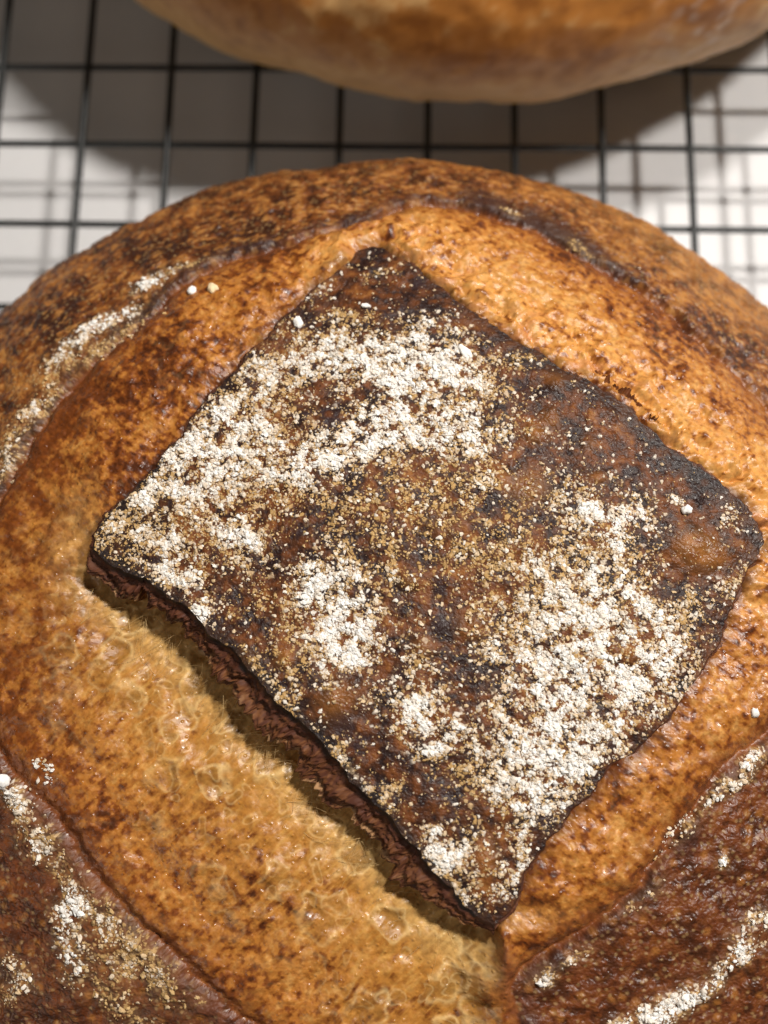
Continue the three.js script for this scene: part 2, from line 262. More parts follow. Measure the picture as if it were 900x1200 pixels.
// ------------------------------------------------------------------ textures of the loaf's skin
function makeTextures(NX, NY, paint) {
  const A = new Uint8Array(NX * NY * 4), B = new Uint8Array(NX * NY * 4), Rg = new Uint8Array(NX * NY * 4);
  for (let j = 0; j < NY; j++) for (let i = 0; i < NX; i++) {
    const o = (j * NX + i) * 4, q = paint((i + 0.5) / NX, (j + 0.5) / NY);
    A[o] = SRGB[Math.round(clamp(C[0]) * 4096)]; A[o + 1] = SRGB[Math.round(clamp(C[1]) * 4096)]; A[o + 2] = SRGB[Math.round(clamp(C[2]) * 4096)];
    B[o] = B[o + 1] = B[o + 2] = clamp(Math.round(q.bump * 255), 0, 255);
    Rg[o] = Rg[o + 1] = Rg[o + 2] = clamp(Math.round(q.rough * 255), 0, 255);
    A[o + 3] = B[o + 3] = Rg[o + 3] = 255;
  }
  return [A, B, Rg].map((d, k) => {
    const t = new THREE.DataTexture(d, NX, NY); t.magFilter = THREE.LinearFilter; t.wrapS = t.wrapT = THREE.MirroredRepeatWrapping;
    if (k === 0) t.colorSpace = THREE.SRGBColorSpace; t.needsUpdate = true; return t;
  });
}
const Q = { bump: 0.5, rough: 0.5 };
// baked-on flour: two sizes of flat crumbs with gaps between them, mixed into C; returns how far they stand up
function powder(u, v, d, browned) {
  let up = 0; if (d < 0.02) return 0;
  for (let k = 0; k < 3; k++) {
    const cs = k === 0 ? 0.8 : k === 1 ? 0.5 : 0.3, g = worley(u / cs + 7 * k, v / cs + 3), r = (g.id * 7.31) % 1, body = smooth(0.05, 0.2, g.f2 - g.f1), has = smooth(g.id, g.id + 0.1, d * (k === 0 ? 0.7 : k === 1 ? 0.75 : 0.85) - 0.06);
    if (has * body < 0.01) continue;
    const tn = clamp(browned + 0.85 * smooth(0.95, 0.35, d) + 1.1 * (r - 0.5)), t = 0.94 * has * body, b = 0.88 + 0.2 * ((r * 5.7) % 1);
    mixC([b * lerp(0.84, 0.46, tn), b * lerp(0.825, 0.28, tn), b * lerp(0.79, 0.105, tn)], t); up = Math.max(up, t * (0.75 - 0.6 * g.f1));
  }
  return up;
}
const U0 = -92, V0 = -118, US = 186;                      // the square the skin texture covers, mm
const CRUST = { dark: [0.042, 0.0125, 0.0045], mid: [0.155, 0.045, 0.009], light: [0.35, 0.135, 0.026], gold: [0.42, 0.19, 0.048], red: [0.125, 0.030, 0.007], char: [0.034, 0.0125, 0.0095], flour: [0.60, 0.52, 0.40], floury: [0.36, 0.225, 0.095] };
const CRUMBC = { gold: [0.41, 0.152, 0.026], pale: [0.60, 0.30, 0.080], brown: [0.18, 0.047, 0.0075], dark: [0.065, 0.016, 0.004], olive: [0.40, 0.18, 0.033], honey: [0.53, 0.28, 0.066], rose: [0.50, 0.20, 0.075], sun: [0.60, 0.25, 0.048], edge: [0.17, 0.058, 0.025] };
function paintSkin(s, t) {
  const u = U0 + s * US, v = V0 + t * US, g = fields(u, v), c = g.c, f = g.f, rho = Math.hypot(u, v);
  const low = g.low, back = g.back;
  let bump = 0.5, rough = 0.5;
  const n1 = fbm(u / 14 + 31, v / 14, 3), n2 = fbm(u / 3.4, v / 3.4 + 50, 4), n3 = fbm(u / 0.9, v / 0.9, 3);
  const inCrumb = smooth(-0.35, 0.45, c), toast = smooth(-0.28, 0.3, fbm(u / 20 + 7, v / 20 + 55, 2) - 0.25 * back - 0.3 * low * smooth(30, 5, f));
  if (inCrumb < 1) {
    const east = smooth(-10, 60, u), south = smooth(-20, 20, v), north = smooth(-60, -85, v);
    let k = 0.30 + 0.7 * n1 + 0.8 * n2 + 0.5 * n3 + 0.22 * east * north * 1.6 - 0.16 * south;
    setC(CRUST.dark); mixC(CRUST.mid, smooth(0.05, 0.42, k)); mixC(CRUST.light, smooth(0.42, 0.86, k)); mixC(CRUST.gold, smooth(0.9, 1.3, k));
    mixC(CRUST.red, 0.7 * south); mixC(CRUST.dark, 0.75 * south * smooth(0.1, -0.35, n2 + 0.5 * n3));
    mixC(CRUST.light, 0.5 * smooth(100, 118, rho) * (0.6 + 0.6 * n2));
    mixC(CRUST.gold, 0.8 * smooth(18, 60, u) * smooth(-52, -78, v) * smooth(-4, -14, c) * (0.6 + 0.5 * n2));
    const th = Math.atan2(v, u), fleck = fbm(rho / 0.9, th * 30, 3); mixC(CRUST.gold, 0.75 * smooth(0.14, 0.42, fleck + 0.4 * n2) * (1 - 0.85 * south)); mixC(CRUST.dark, 0.6 * (1 - 0.7 * south) * smooth(0.1, 0.45, -fleck - 0.2 * n1));
    const w = worley(u / 2.1, v / 2.1); if (w.id > 0.35) mixC(w.id > 0.7 ? CRUST.light : CRUST.mid, 0.55 * smooth(0.42, 0.1, w.f1));
    const w2 = worley(u / 1.0 + 20, v / 1.0); if (w2.id > 0.62) mixC(CRUST.floury, 0.5 * smooth(0.4, 0.1, w2.f1));
    // scorched lip along the scores, a wide one at the back
    const soften = smooth(30, 52, u) * smooth(-20, -50, v);
    const lip = (1 - 0.7 * soften) * Math.exp(-Math.pow((c + 1.2) / 1.5, 2));
    mixC([0.15, 0.044, 0.017], 0.6 * lip * low * smooth(-0.4, 0.2, n2 + 0.6 * n3)); mixC(CRUST.char, 0.7 * (1 - 0.7 * low) * lip * smooth(-0.35, 0.3, noise(u / 7, v / 7 + 3) + 0.5 * n2));
    const burnt = smooth(-9.5, -3, c) * smooth(9, 15, u) * smooth(44, 32, u) * smooth(-55, -64, v);
    mixC(CRUST.char, 0.9 * burnt * smooth(-0.35, 0.25, n2 + 0.25));
    // flour settled in the skin
    const d0 = sample(mapDust, u + 0.8 * noise(u / 2, v / 2 + 60), v + 0.8 * noise(u / 2 + 60, v / 2)), d = clamp(d0 * (0.74 + 1.35 * fbm(u / 3 + 5, v / 3, 3)));
    mixC(CRUST.floury, 0.3 * clamp(d * 1.5)); const up = powder(u, v, d, clamp(sample(mapDustTan, u, v) / Math.max(0.05, d0)));
    bump = 0.5 + 0.34 * n3 + 0.14 * noise(u / 0.42, v / 0.42) + 0.04 * noise(u / 0.2, v / 0.2) + 0.4 * up - 0.06;
    rough = 0.44 + 0.14 * n2 + 0.12 * lip + 0.4 * d - 0.2 * smooth(0.35, 0.6, noise(u / 0.6, v / 0.6));
  }
  if (inCrumb > 0) {
    const cr = C[0], cg = C[1], cb = C[2], b0 = bump, r0 = rough;
    const along = 0.72 * u + 0.69 * v, across = -0.69 * u + 0.72 * v;
    const side = clamp(1 - low - back), streak = lerp(fbm(along / 0.75, across / 4.6, 3), fbm((0.8 * v - 0.6 * u) / 0.75, (0.8 * u + 0.6 * v) / 4.6, 3), side), speck = fbm(u / 1.3 + 7, v / 1.3, 4);
    const fl = Math.min(f, g.lo), soft = low * smooth(31, 7, fl + 9 * n1) * smooth(1.5, 6, c);
    const k = 0.50 * n2 + 0.45 * n1 + (0.68 - 0.22 * soft) * speck + 0.28 * streak + 0.06 - 0.16 * smooth(7, 0, c) * (1 - 0.7 * back) - 0.18 * toast + 0.18 * back + 0.10 * low + 0.10 * soft - 0.2 * smooth(-15, -50, u);
    setC(CRUMBC.dark); mixC(CRUMBC.brown, smooth(-0.5, -0.22, k)); mixC(CRUMBC.gold, smooth(-0.24, 0.06, k)); mixC([0.64, 0.285, 0.066], 0.85 * back * smooth(-0.1, 0.2, k)); mixC(CRUMBC.pale, 0.9 * smooth(0.10, 0.55, k));
    // the soft, pale crumb torn open under the flap
    mixC(CRUMBC.olive, 0.75 * soft * smooth(-0.5, 0.1, k)); mixC(CRUMBC.honey, 0.6 * soft * smooth(0.0, 0.45, streak + 0.3 * n1));
    mixC([0.64, 0.40, 0.14], 0.85 * low * smooth(12, 5, f));  // untoasted crumb, painted paler beside the flap to lift its cast shade
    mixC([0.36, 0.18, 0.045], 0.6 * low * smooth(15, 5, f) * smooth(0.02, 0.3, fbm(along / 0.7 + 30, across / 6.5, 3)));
    const wx = u + 1.3 * noise(u / 2.7, v / 2.7 + 8), wy = v + 1.3 * noise(u / 2.7 + 30, v / 2.7), p = worley(wx / 5.2 + 9, wy / 5.2 + 4);
    if (p.id > 0.5) { mixC([0.25, 0.12, 0.026], 0.6 * soft * smooth(0.40, 0.22, p.f1)); mixC([0.74, 0.52, 0.23], 0.5 * (0.1 + 0.9 * soft) * Math.exp(-Math.pow((p.f1 - 0.44) / 0.08, 2))); }
    const q2 = worley(wx / 2.3 + 60, wy / 2.3 + 4); if (q2.id > 0.6) { mixC([0.27, 0.13, 0.028], 0.5 * soft * smooth(0.36, 0.2, q2.f1)); mixC([0.74, 0.52, 0.23], 0.35 * soft * Math.exp(-Math.pow((q2.f1 - 0.38) / 0.09, 2))); }
    const fine = worley(u / 1.15, v / 1.15); if (fine.id > 0.55) mixC(CRUMBC.brown, 0.32 * smooth(0.4, 0.12, fine.f1) * (1 - soft));
    // browned where it meets crust and flap
    mixC(CRUMBC.edge, (0.9 - 0.5 * smooth(30, 52, u) * smooth(-20, -50, v)) * Math.exp(-Math.pow(Math.max(c - 0.2, 0) / 1.8, 2)) * (0.7 + 0.6 * n2));
    mixC(CRUMBC.brown, 0.65 * smooth(8, 1, c) * (0.55 + n2) );
    mixC(CRUMBC.dark, 0.75 * (1 - low) * smooth(2.6, 0.2, f) * (0.7 + n2));
    mixC(CRUMBC.brown, 0.6 * smooth(-34, -52, u) * smooth(0.5, -0.4, n2));
    mixC([0.20, 0.062, 0.02], 0.85 * Math.exp(-Math.pow(g.rid / 1.2, 2)) * (0.7 + 0.6 * n2));
    mulC(0.96 + 0.34 * n3); mixC(CRUMBC.brown, 0.7 * 0.6 * smooth(0.3, 0.6, noise(u / 0.9 + 50, v / 0.9) + 0.4 * speck) * (1 - 0.6 * soft) * (1 - 0.5 * back)); mixC(CRUMBC.rose, 0.55 * back * smooth(0.1, 0.5, fbm(u / 6 + 80, v / 4, 3)));
    const cb2 = 0.42 - 0.16 * clamp(k, -0.6, 0.6) + 0.2 * streak + 0.2 * n3 + 0.1 * noise(u / 0.5, v / 0.5) + 0.04 * noise(u / 0.22, v / 0.22) - (fine.id > 0.55 ? 0.12 * smooth(0.4, 0.1, fine.f1) : 0);
    const pearl = worley(u / 1.5 + 13, v / 1.5 + 44), bead = pearl.id > 0.5 ? smooth(0.2, 0.05, pearl.f1) : 0;
    const rr = lerp(0.40 + 0.12 * n2 - 0.2 * smooth(0.3, 0.55, noise(u / 0.55 + 3, v / 0.55)), 0.16, bead);
    C[0] = lerp(cr, C[0], inCrumb); C[1] = lerp(cg, C[1], inCrumb); C[2] = lerp(cb, C[2], inCrumb);
    bump = lerp(b0, lerp(cb2, 0.42, 0.45 * soft) + 0.3 * bead, inCrumb); rough = lerp(r0, rr, inCrumb);
  }
  Q.bump = bump; Q.rough = clamp(rough, 0.22, 0.95); return Q;
}

// ------------------------------------------------------------------ the scored loaf
const loaf = thing(new THREE.Group(), 'sourdough_loaf', 'dark floured sourdough loaf with a raised square score, filling the front', 'bread loaf');
loaf.position.set(LOAF[0] * MM, LOAF[1] * MM, LOAF[2] * MM);
{
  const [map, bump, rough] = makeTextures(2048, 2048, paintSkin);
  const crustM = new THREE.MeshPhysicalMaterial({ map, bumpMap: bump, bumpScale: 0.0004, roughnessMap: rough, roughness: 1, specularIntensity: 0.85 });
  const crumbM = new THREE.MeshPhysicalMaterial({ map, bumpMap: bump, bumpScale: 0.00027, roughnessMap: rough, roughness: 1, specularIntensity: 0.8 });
  // one grid over the whole skin, cut into crust and crumb along the scores
  const step = 0.4, n = Math.ceil(2 * dome.length / step) + 1, half = (n - 1) / 2, index = new Int32Array(n * n).fill(-1), pos = [], uv = [], inside = [], out = [0, 0, 0];
  for (let j = 0; j < n; j++) for (let i = 0; i < n; i++) {
    let u = (i - half) * step, v = (j - half) * step; const rho = Math.hypot(u, v);
    if (rho > dome.length + step) continue;
    if (rho > dome.length - 0.1) { const k = (dome.length - 0.1) / rho; u *= k; v *= k; }
    dome.at(u, v, relief(u, v), out);
    index[j * n + i] = inside.length; inside.push(F.c > 0 ? 1 : 0);
    pos.push(out[0] * MM, out[1] * MM, out[2] * MM); uv.push((u - U0) / US, (v - V0) / US);
  }
  const tris = [];
  for (let j = 0; j < n - 1; j++) for (let i = 0; i < n - 1; i++) {
    const a = index[j * n + i], b = index[j * n + i + 1], c = index[(j + 1) * n + i], d = index[(j + 1) * n + i + 1];
    if (a >= 0 && b >= 0 && c >= 0) tris.push(a, c, b);
    if (b >= 0 && c >= 0 && d >= 0) tris.push(b, c, d);
  }
  const all = new THREE.BufferGeometry();
  all.setAttribute('position', new THREE.Float32BufferAttribute(pos, 3)); all.setIndex(tris); all.computeVertexNormals();
  const nor = all.attributes.normal.array;
  const cut = (want) => {
    const to = new Int32Array(inside.length).fill(-1), P = [], Nn = [], T = [], I = [];
    for (let k = 0; k < tris.length; k += 3) {
      if ((inside[tris[k]] + inside[tris[k + 1]] + inside[tris[k + 2]] >= 2) !== want) continue;
      for (let m = 0; m < 3; m++) {
        const a = tris[k + m];
        if (to[a] < 0) { to[a] = P.length / 3; P.push(pos[3 * a], pos[3 * a + 1], pos[3 * a + 2]); Nn.push(nor[3 * a], nor[3 * a + 1], nor[3 * a + 2]); T.push(uv[2 * a], uv[2 * a + 1]); }
        I.push(to[a]);
      }
    }
    const g = new THREE.BufferGeometry();
    g.setAttribute('position', new THREE.Float32BufferAttribute(P, 3)); g.setAttribute('normal', new THREE.Float32BufferAttribute(Nn, 3)); g.setAttribute('uv', new THREE.Float32BufferAttribute(T, 2)); g.setIndex(I);
    return g;
  };
  part('crust', cut(false), crustM, loaf);
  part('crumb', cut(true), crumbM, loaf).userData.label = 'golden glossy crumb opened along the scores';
}
// ------------------------------------------------------------------ the square flap of crust
const resample = (pts, n) => new THREE.CatmullRomCurve3(pts.map((p) => new THREE.Vector3(p[0], p[1], 0)), false, 'centripetal').getSpacedPoints(n).map((p) => [p.x, p.y]);
const EN = 400;
const eTL = resample(EDGE_TL, EN), eLB = resample(EDGE_LB, EN), eBR = resample(EDGE_BR, EN).reverse(), eTR = resample(EDGE_TR, EN).reverse();
const pick = (e, t, o) => { const x = clamp(t) * EN, k = Math.min(EN - 1, Math.floor(x)), f = x - k; o[0] = lerp(e[k][0], e[k + 1][0], f); o[1] = lerp(e[k][1], e[k + 1][1], f); return o; };
const pa = [0, 0], pb = [0, 0], pc = [0, 0], pd = [0, 0], UV = [0, 0];
const cT = EDGE_TL[0], cL = EDGE_LB[0], cB = EDGE_BR[0], cR = EDGE_TR[0];
function flapUV(s, t) {                                    // s from the left edge to the right, t from the back edge to the front
  pick(eTL, t, pa); pick(eBR, t, pb); pick(eTR, s, pc); pick(eLB, s, pd);
  for (let k = 0; k < 2; k++) UV[k] = (1 - s) * pa[k] + s * pb[k] + (1 - t) * pc[k] + t * pd[k] - ((1 - s) * (1 - t) * cT[k] + s * (1 - t) * cR[k] + (1 - s) * t * cL[k] + s * t * cB[k]);
  const x = UV[0], y = UV[1]; UV[0] += 0.65 * noise(x / 5, y / 5 + 3) + 0.32 * noise(x / 1.4 + 9, y / 1.4); UV[1] += 0.65 * noise(x / 5 + 40, y / 5) + 0.32 * noise(x / 1.4, y / 1.4 + 70);
  return UV;
}
const edgeLift = { l: (t) => 1.2 + 2.3 * t * t, r: (t) => 2.2 - 0.5 * t - 0.9 * Math.sin(Math.PI * t), b: (s) => 1.2 + 1.0 * s + 0.25 * Math.sin(Math.PI * s), f: (s) => 3.5 - 1.8 * s * s };
function flapLift(s, t) {
  const l = (1 - s) * edgeLift.l(t) + s * edgeLift.r(t) + (1 - t) * edgeLift.b(s) + t * edgeLift.f(s) - ((1 - s) * (1 - t) * 1.2 + s * (1 - t) * 2.2 + (1 - s) * t * 3.5 + s * t * 1.7);
  return l + 0.25 * 16 * s * (1 - s) * t * (1 - t);
}
function flapRelief(u, v, edge) {                          // edge: mm from the flap's outline
  let h = 0.8 * fbm(u / 17 + 4, v / 17, 3) + 0.28 * fbm(u / 4.2, v / 4.2 + 30, 4);
  const b = sample(mapBlister, u, v); h += 0.9 * b * (1 - 0.35 * b);
  const w = worley(u / 2.4 + 70, v / 2.4); if (w.id > 0.5) h += 0.42 * Math.max(0, 0.5 - w.f1);
  h -= 0.55 * Math.max(0, ridge(u / 16 + 8, v / 16 + 2, 1) * 2 - 0.72);
  h = lerp(0.25 * h, h, smooth(0, 3, edge));
  return h;
}
const FLAPC = { dark: [0.019, 0.0085, 0.0072], mid: [0.062, 0.021, 0.0085], red: [0.135, 0.042, 0.0115], amber: [0.27, 0.105, 0.024], char: [0.0135, 0.0105, 0.0098], tan: [0.30, 0.185, 0.08], flour: [0.62, 0.55, 0.44] };
const out = [0, 0, 0];
function flapPoint(s, t, extra, o) {
  flapUV(s, t); const u = UV[0], v = UV[1], e = Math.max(0, -sample(mapFlap, u, v));
  return dome.at(u, v, flapLift(s, t) + flapRelief(u, v, e) + 1.5 * fbm(u / 38, v / 38, 2) + extra, o);
}
function flourAt(u, v) {                                   // how densely the flap is floured, with its clumps
  const d = sample(mapFlour, u + 2.6 * noise(u / 5 + 9, v / 5), v + 2.6 * noise(u / 5, v / 5 + 19)), n = fbm(u / 3.6 + 60, v / 3.6, 3), m = fbm(u / 1.3, v / 1.3 + 77, 2);
  const core = clamp(Math.min(d, 0.8) * (0.86 + 1.35 * n + 1.05 * m) - 0.05, 0, 0.9), film = (0.07 + 0.16 * smooth(-0.2, 0.35, fbm(u / 8 + 3, v / 8 + 33, 3) + 0.5 * m)) * smooth(2, 11, sample(mapBack, u, v));
  return 1.06 * core + film * (1 - core) * (1 - core);
}
function paintFlap(s, t) {
  flapUV(s, t); const u = UV[0], v = UV[1], e = Math.max(0, -sample(mapFlap, u, v));
  const n1 = fbm(u / 10 + 90, v / 10, 3), n2 = fbm(u / 2.7, v / 2.7 + 21, 4), n3 = fbm(u / 0.8, v / 0.8 + 5, 3);
  const k = 0.44 + 0.65 * n1 + 0.9 * n2 + 0.35 * n3;
  setC(FLAPC.dark); mixC([0.040, 0.021, 0.021], 0.7 * smooth(0.05, 0.4, fbm(u / 6 + 14, v / 6, 3))); mixC(FLAPC.mid, smooth(0.12, 0.5, k)); mixC(FLAPC.red, smooth(0.45, 0.8, k)); mixC(FLAPC.amber, 0.8 * smooth(0.78, 1.15, k));
  const b = sample(mapBlister, u, v); mixC(FLAPC.amber, 1.1 * b * (0.75 + 0.5 * n2));
  const w = worley(u / 2.0, v / 2.0); if (w.id > 0.6) mixC(FLAPC.red, 0.7 * smooth(0.45, 0.15, w.f1));
  // scorched rims: the back edge and the left corner most
  const char = Math.max(0.62 * smooth(4.5, 1, e) * smooth(10, 2, t * 70) * smooth(0.12, 0.5, s), 0.9 * smooth(0.12, 0.02, s) * smooth(0.6, 0.9, t), 0.8 * smooth(2.4, 0.4, e) * (t > 0.7 && (1 - t) < 1 - s ? 1 : 0.35));
  mixC(FLAPC.char, char * smooth(-0.5, 0.15, n2 + 0.2));
  const d = flourAt(u, v), tanShare = clamp(sample(mapFlourTan, u, v) / Math.max(0.05, sample(mapFlour, u, v)));
  const grit = n3 + 0.6 * noise(u / 0.33, v / 0.33);
  mixC(FLAPC.tan, 0.35 * clamp(d * 1.6) * smooth(0.1, 0.6, grit + d * 0.3 - 0.1));
  const lumpB = powder(u, v, d, tanShare);
  Q.bump = 0.4 + 0.5 * lumpB + 0.22 * n3 + 0.08 * noise(u / 0.4, v / 0.4) + 0.05 * noise(u / 0.19, v / 0.19) + 0.1 * d * noise(u / 0.3, v / 0.3);
  Q.rough = clamp(0.44 + 0.15 * n2 - 0.16 * smooth(0.3, 0.55, noise(u / 0.6, v / 0.6)) + 0.4 * d - 0.16 * b, 0.24, 0.95); return Q;
}
let flap;
{
  const [map, bump, rough] = makeTextures(1400, 1400, paintFlap);
  const n = 320, P = [], T = [], I = [];
  for (let j = 0; j <= n; j++) for (let i = 0; i <= n; i++) {
    const s = i / n, t = j / n;
    flapPoint(s, t, 0, out); P.push(out[0] * MM, out[1] * MM, out[2] * MM); T.push(s, t);
    if (i < n && j < n) { const a = j * (n + 1) + i, b = a + 1, c = a + n + 1, d = c + 1; I.push(a, c, b, b, c, d); }
  }
  const g = new THREE.BufferGeometry();
  g.setAttribute('position', new THREE.Float32BufferAttribute(P, 3)); g.setAttribute('uv', new THREE.Float32BufferAttribute(T, 2)); g.setIndex(I); g.computeVertexNormals();
  flap = part('flap', g, new THREE.MeshPhysicalMaterial({ map, bumpMap: bump, bumpScale: 0.00045, roughnessMap: rough, roughness: 1, specularIntensity: 0.42 }), loaf);
  flap.userData.label = 'raised square flap of scorched crust dusted with coarse flour';
}
// its torn rim: a skirt that bulges out along the lower left edge and tucks back under
{
  const loop = [], N = 500;
  for (let k = 0; k < N; k++) loop.push([0, k / N]);
  for (let k = 0; k < N; k++) loop.push([k / N, 1]);
  for (let k = 0; k < N; k++) loop.push([1, 1 - k / N]);
  for (let k = 0; k < N; k++) loop.push([1 - k / N, 0]);
  const pts = loop.map(([s, t]) => { const q = flapUV(s, t); return [q[0], q[1], s, t]; }), M = pts.length, K = 40, P = [], Cc = [], I = [];
  for (let kk = 0; kk < M; kk++) {
    const k = kk * 0.6, a = pts[(kk + M - 24) % M], b = pts[(kk + 24) % M]; let nx = -(b[1] - a[1]), ny = b[0] - a[0]; const l = Math.hypot(nx, ny) || 1; nx /= l; ny /= l;
    const [u, v, s, t] = pts[kk];
    const low = smooth(0.90, 1, t) * smooth(1.0, 0.93, s * (t > 0.999 ? 1 : 0)) , back = smooth(0.05, 0, t) * smooth(0.1, 0.3, s) * smooth(1, 0.8, s);
    const wLow = t > 0.999 ? smooth(0, 0.06, s) * (1 - 0.8 * smooth(0.84, 1, s)) : (s < 0.001 ? 0.12 * smooth(0.85, 1, t) : 0);
    const lift0 = flapLift(s, t) + flapRelief(u, v, 0) + 1.5 * fbm(u / 38, v / 38, 2);
    const rag = noise(k / 9, 3.3) * 0.9 + noise(k / 3.1, 8.8) * 0.5;
    const O = lerp(0.7 + 0.25 * rag + 0.7 * back * Math.max(0, rag), 3.0 + 1.6 * smooth(0.25, 0.6, s) + 1.5 * rag + 1.0 * noise(k / 30, 1.7), wLow);
    for (let i = 0; i <= K; i++) {
      const q = i / K; let o, h;
      if (q < 0.62) { const x = q / 0.62; const y = smooth(0.12, 1, x); o = lerp(O * Math.sin(x * Math.PI / 2), 0.5 * smooth(0, 0.2, x) + (O - 0.5) * Math.pow(y, 0.85), wLow); h = -lerp(1.4 * Math.pow(x, 1.15), 0.8 * smooth(0, 0.22, x) + (2.6 + 0.6 * rag) * Math.pow(x, 1.3), wLow); }
      else { const x = (q - 0.62) / 0.38; o = O - lerp(1.2, 0.9 + 1.2 * x, wLow) * x; h = -lerp(1.4, 3.6 + 0.6 * rag, wLow) - lerp(3.5, 4.2, wLow) * x; }
      const rough = (1.3 * fbm(k / 10, q * 5, 4) + 0.18 * noise(k / 3, q * 11) + 0.3 * noise(k / 1.1, q * 27 + 5) + 0.22 * noise(k / 0.6, q * 50)) * Math.sin(Math.PI * Math.min(1, q * 1.4)) * lerp(0.35, 1, wLow) * smooth(0.02, 0.2, q);
      dome.at(u + nx * (o + rough), v + ny * (o + rough), lift0 + h + rough * 0.7, out);
      P.push(out[0] * MM, out[1] * MM, out[2] * MM);
      const c1 = fbm(k / 8, q * 5 + 20, 3), c2 = 0.7 * noise(k / 2.2, q * 12) + 0.6 * noise(k / 0.8, q * 32);
      setC(wLow > 0.3 ? FLAPC.char : [0.05, 0.017, 0.008]); mixC([0.075, 0.022, 0.010], smooth(0.06, 0.15, q + 0.08 * c1)); mixC(s > 0.25 ? [0.17, 0.062, 0.019] : [0.12, 0.040, 0.014], smooth(0.12, 0.34, q + 0.45 * c1) * clamp(0.5 + 1.6 * c2)); mixC([0.52, 0.30, 0.14], 0.85 * smooth(0.05, 0.4, 1.3 * c1 + 0.5 * c2 + 1.2 * (q - 0.62)) * smooth(0.35, 0.6, q));  // last mix paints pale highlights along the ragged lower edge
      mixC([0.40, 0.19, 0.05], 0.8 * smooth(0.66, 0.85, q) * wLow);
      mixC([0.30, 0.115, 0.026], (1 - wLow) * 0.85 * smooth(0.3, 0.9, q));
      Cc.push(C[0], C[1], C[2]);
    }
  }
  for (let k = 0; k < M; k++) for (let i = 0; i < K; i++) { const a = k * (K + 1) + i, b = ((k + 1) % M) * (K + 1) + i; I.push(a, a + 1, b, b, a + 1, b + 1); }
  const g = new THREE.BufferGeometry();
  g.setAttribute('position', new THREE.Float32BufferAttribute(P, 3)); g.setAttribute('color', new THREE.Float32BufferAttribute(Cc, 3)); g.setIndex(I); g.computeVertexNormals();
  part('torn_rim', g, new THREE.MeshPhysicalMaterial({ vertexColors: true, roughness: 0.6, specularIntensity: 0.7 }), flap);
}

// thin shreds of crust that stand up along the back edge
{
  const r = rng(8);
  const shred = (s0, s1, height, lean) => {
    const n = 70, m = 7, P = [], Cc = [], I = [], o = [0, 0, 0];
    for (let i = 0; i <= n; i++) for (let j = 0; j <= m; j++) {
      const f = i / n, q = j / m; flapUV(lerp(s0, s1, f), 0); const u = UV[0], v = UV[1];
      const env = Math.pow(Math.sin(Math.PI * f), 0.6), top = height * env * clamp(0.45 + 1.5 * fbm(i / 9 + s0 * 90, 3.3, 3) + 0.6 * noise(i / 2.6, 6.2), -0.6, 2) - 0.25;
      const w = 0.5 * noise(i / 6, q * 2 + 4.4);
      dome.at(u + 0.55 * (0.5 + lean * q + w), v - 0.75 * (0.5 + lean * q + w), flapLift(lerp(s0, s1, f), 0) - 2 + q * (2 + top) + 0.3 * w, o); P.push(o[0] * MM, o[1] * MM, o[2] * MM);
      setC([0.30, 0.10, 0.024]); mixC([0.13, 0.038, 0.012], smooth(0.4, 1, q + 0.5 * noise(i / 7, 1.1))); mixC([0.42, 0.17, 0.05], 0.6 * smooth(0.1, 0.5, noise(i / 5, q * 3))); Cc.push(...C);
      if (i < n && j < m) { const a = i * (m + 1) + j, b = a + m + 1; I.push(a, b, a + 1, a + 1, b, b + 1); }
    }
    const g = new THREE.BufferGeometry(); g.setAttribute('position', new THREE.Float32BufferAttribute(P, 3)); g.setAttribute('color', new THREE.Float32BufferAttribute(Cc, 3)); g.setIndex(I); g.computeVertexNormals();
    part('crust_shred', g, new THREE.MeshPhysicalMaterial({ vertexColors: true, roughness: 0.45, side: THREE.DoubleSide, transmission: 0.15, thickness: 0 }), flap);
  };
  shred(0.535, 0.645, 1.35, 1.7); shred(0.65, 0.70, 1.3, 1.5);
}

// ------------------------------------------------------------------ flour: real grains, too many to count
function grainShape(seed, flat) {
  const r = rng(seed); let g = new THREE.IcosahedronGeometry(1, 1); g.deleteAttribute('uv'); g.deleteAttribute('normal'); g = mergeVertices(g, 1e-4);
  const p = g.attributes.position, ax = [r() * 9, r() * 9];
  for (let i = 0; i < p.count; i++) { const x = p.getX(i), y = p.getY(i), z = p.getZ(i), k = 0.8 + 0.55 * noise(x * 1.1 + ax[0], z * 1.1 + y + ax[1]) + 0.42 * (r() - 0.5); p.setXYZ(i, x * k, y * k * flat, z * k * (0.75 + 0.2 * r())); }
  g = g.toNonIndexed(); g.computeVertexNormals(); return g;
}
const GRAINS = [grainShape(1, 0.6), grainShape(2, 0.42), grainShape(3, 0.8)];
const flourM = new THREE.MeshStandardMaterial({ color: 0xffffff, roughness: 0.95 });
const ya = new THREE.Vector3(0, 1, 0);
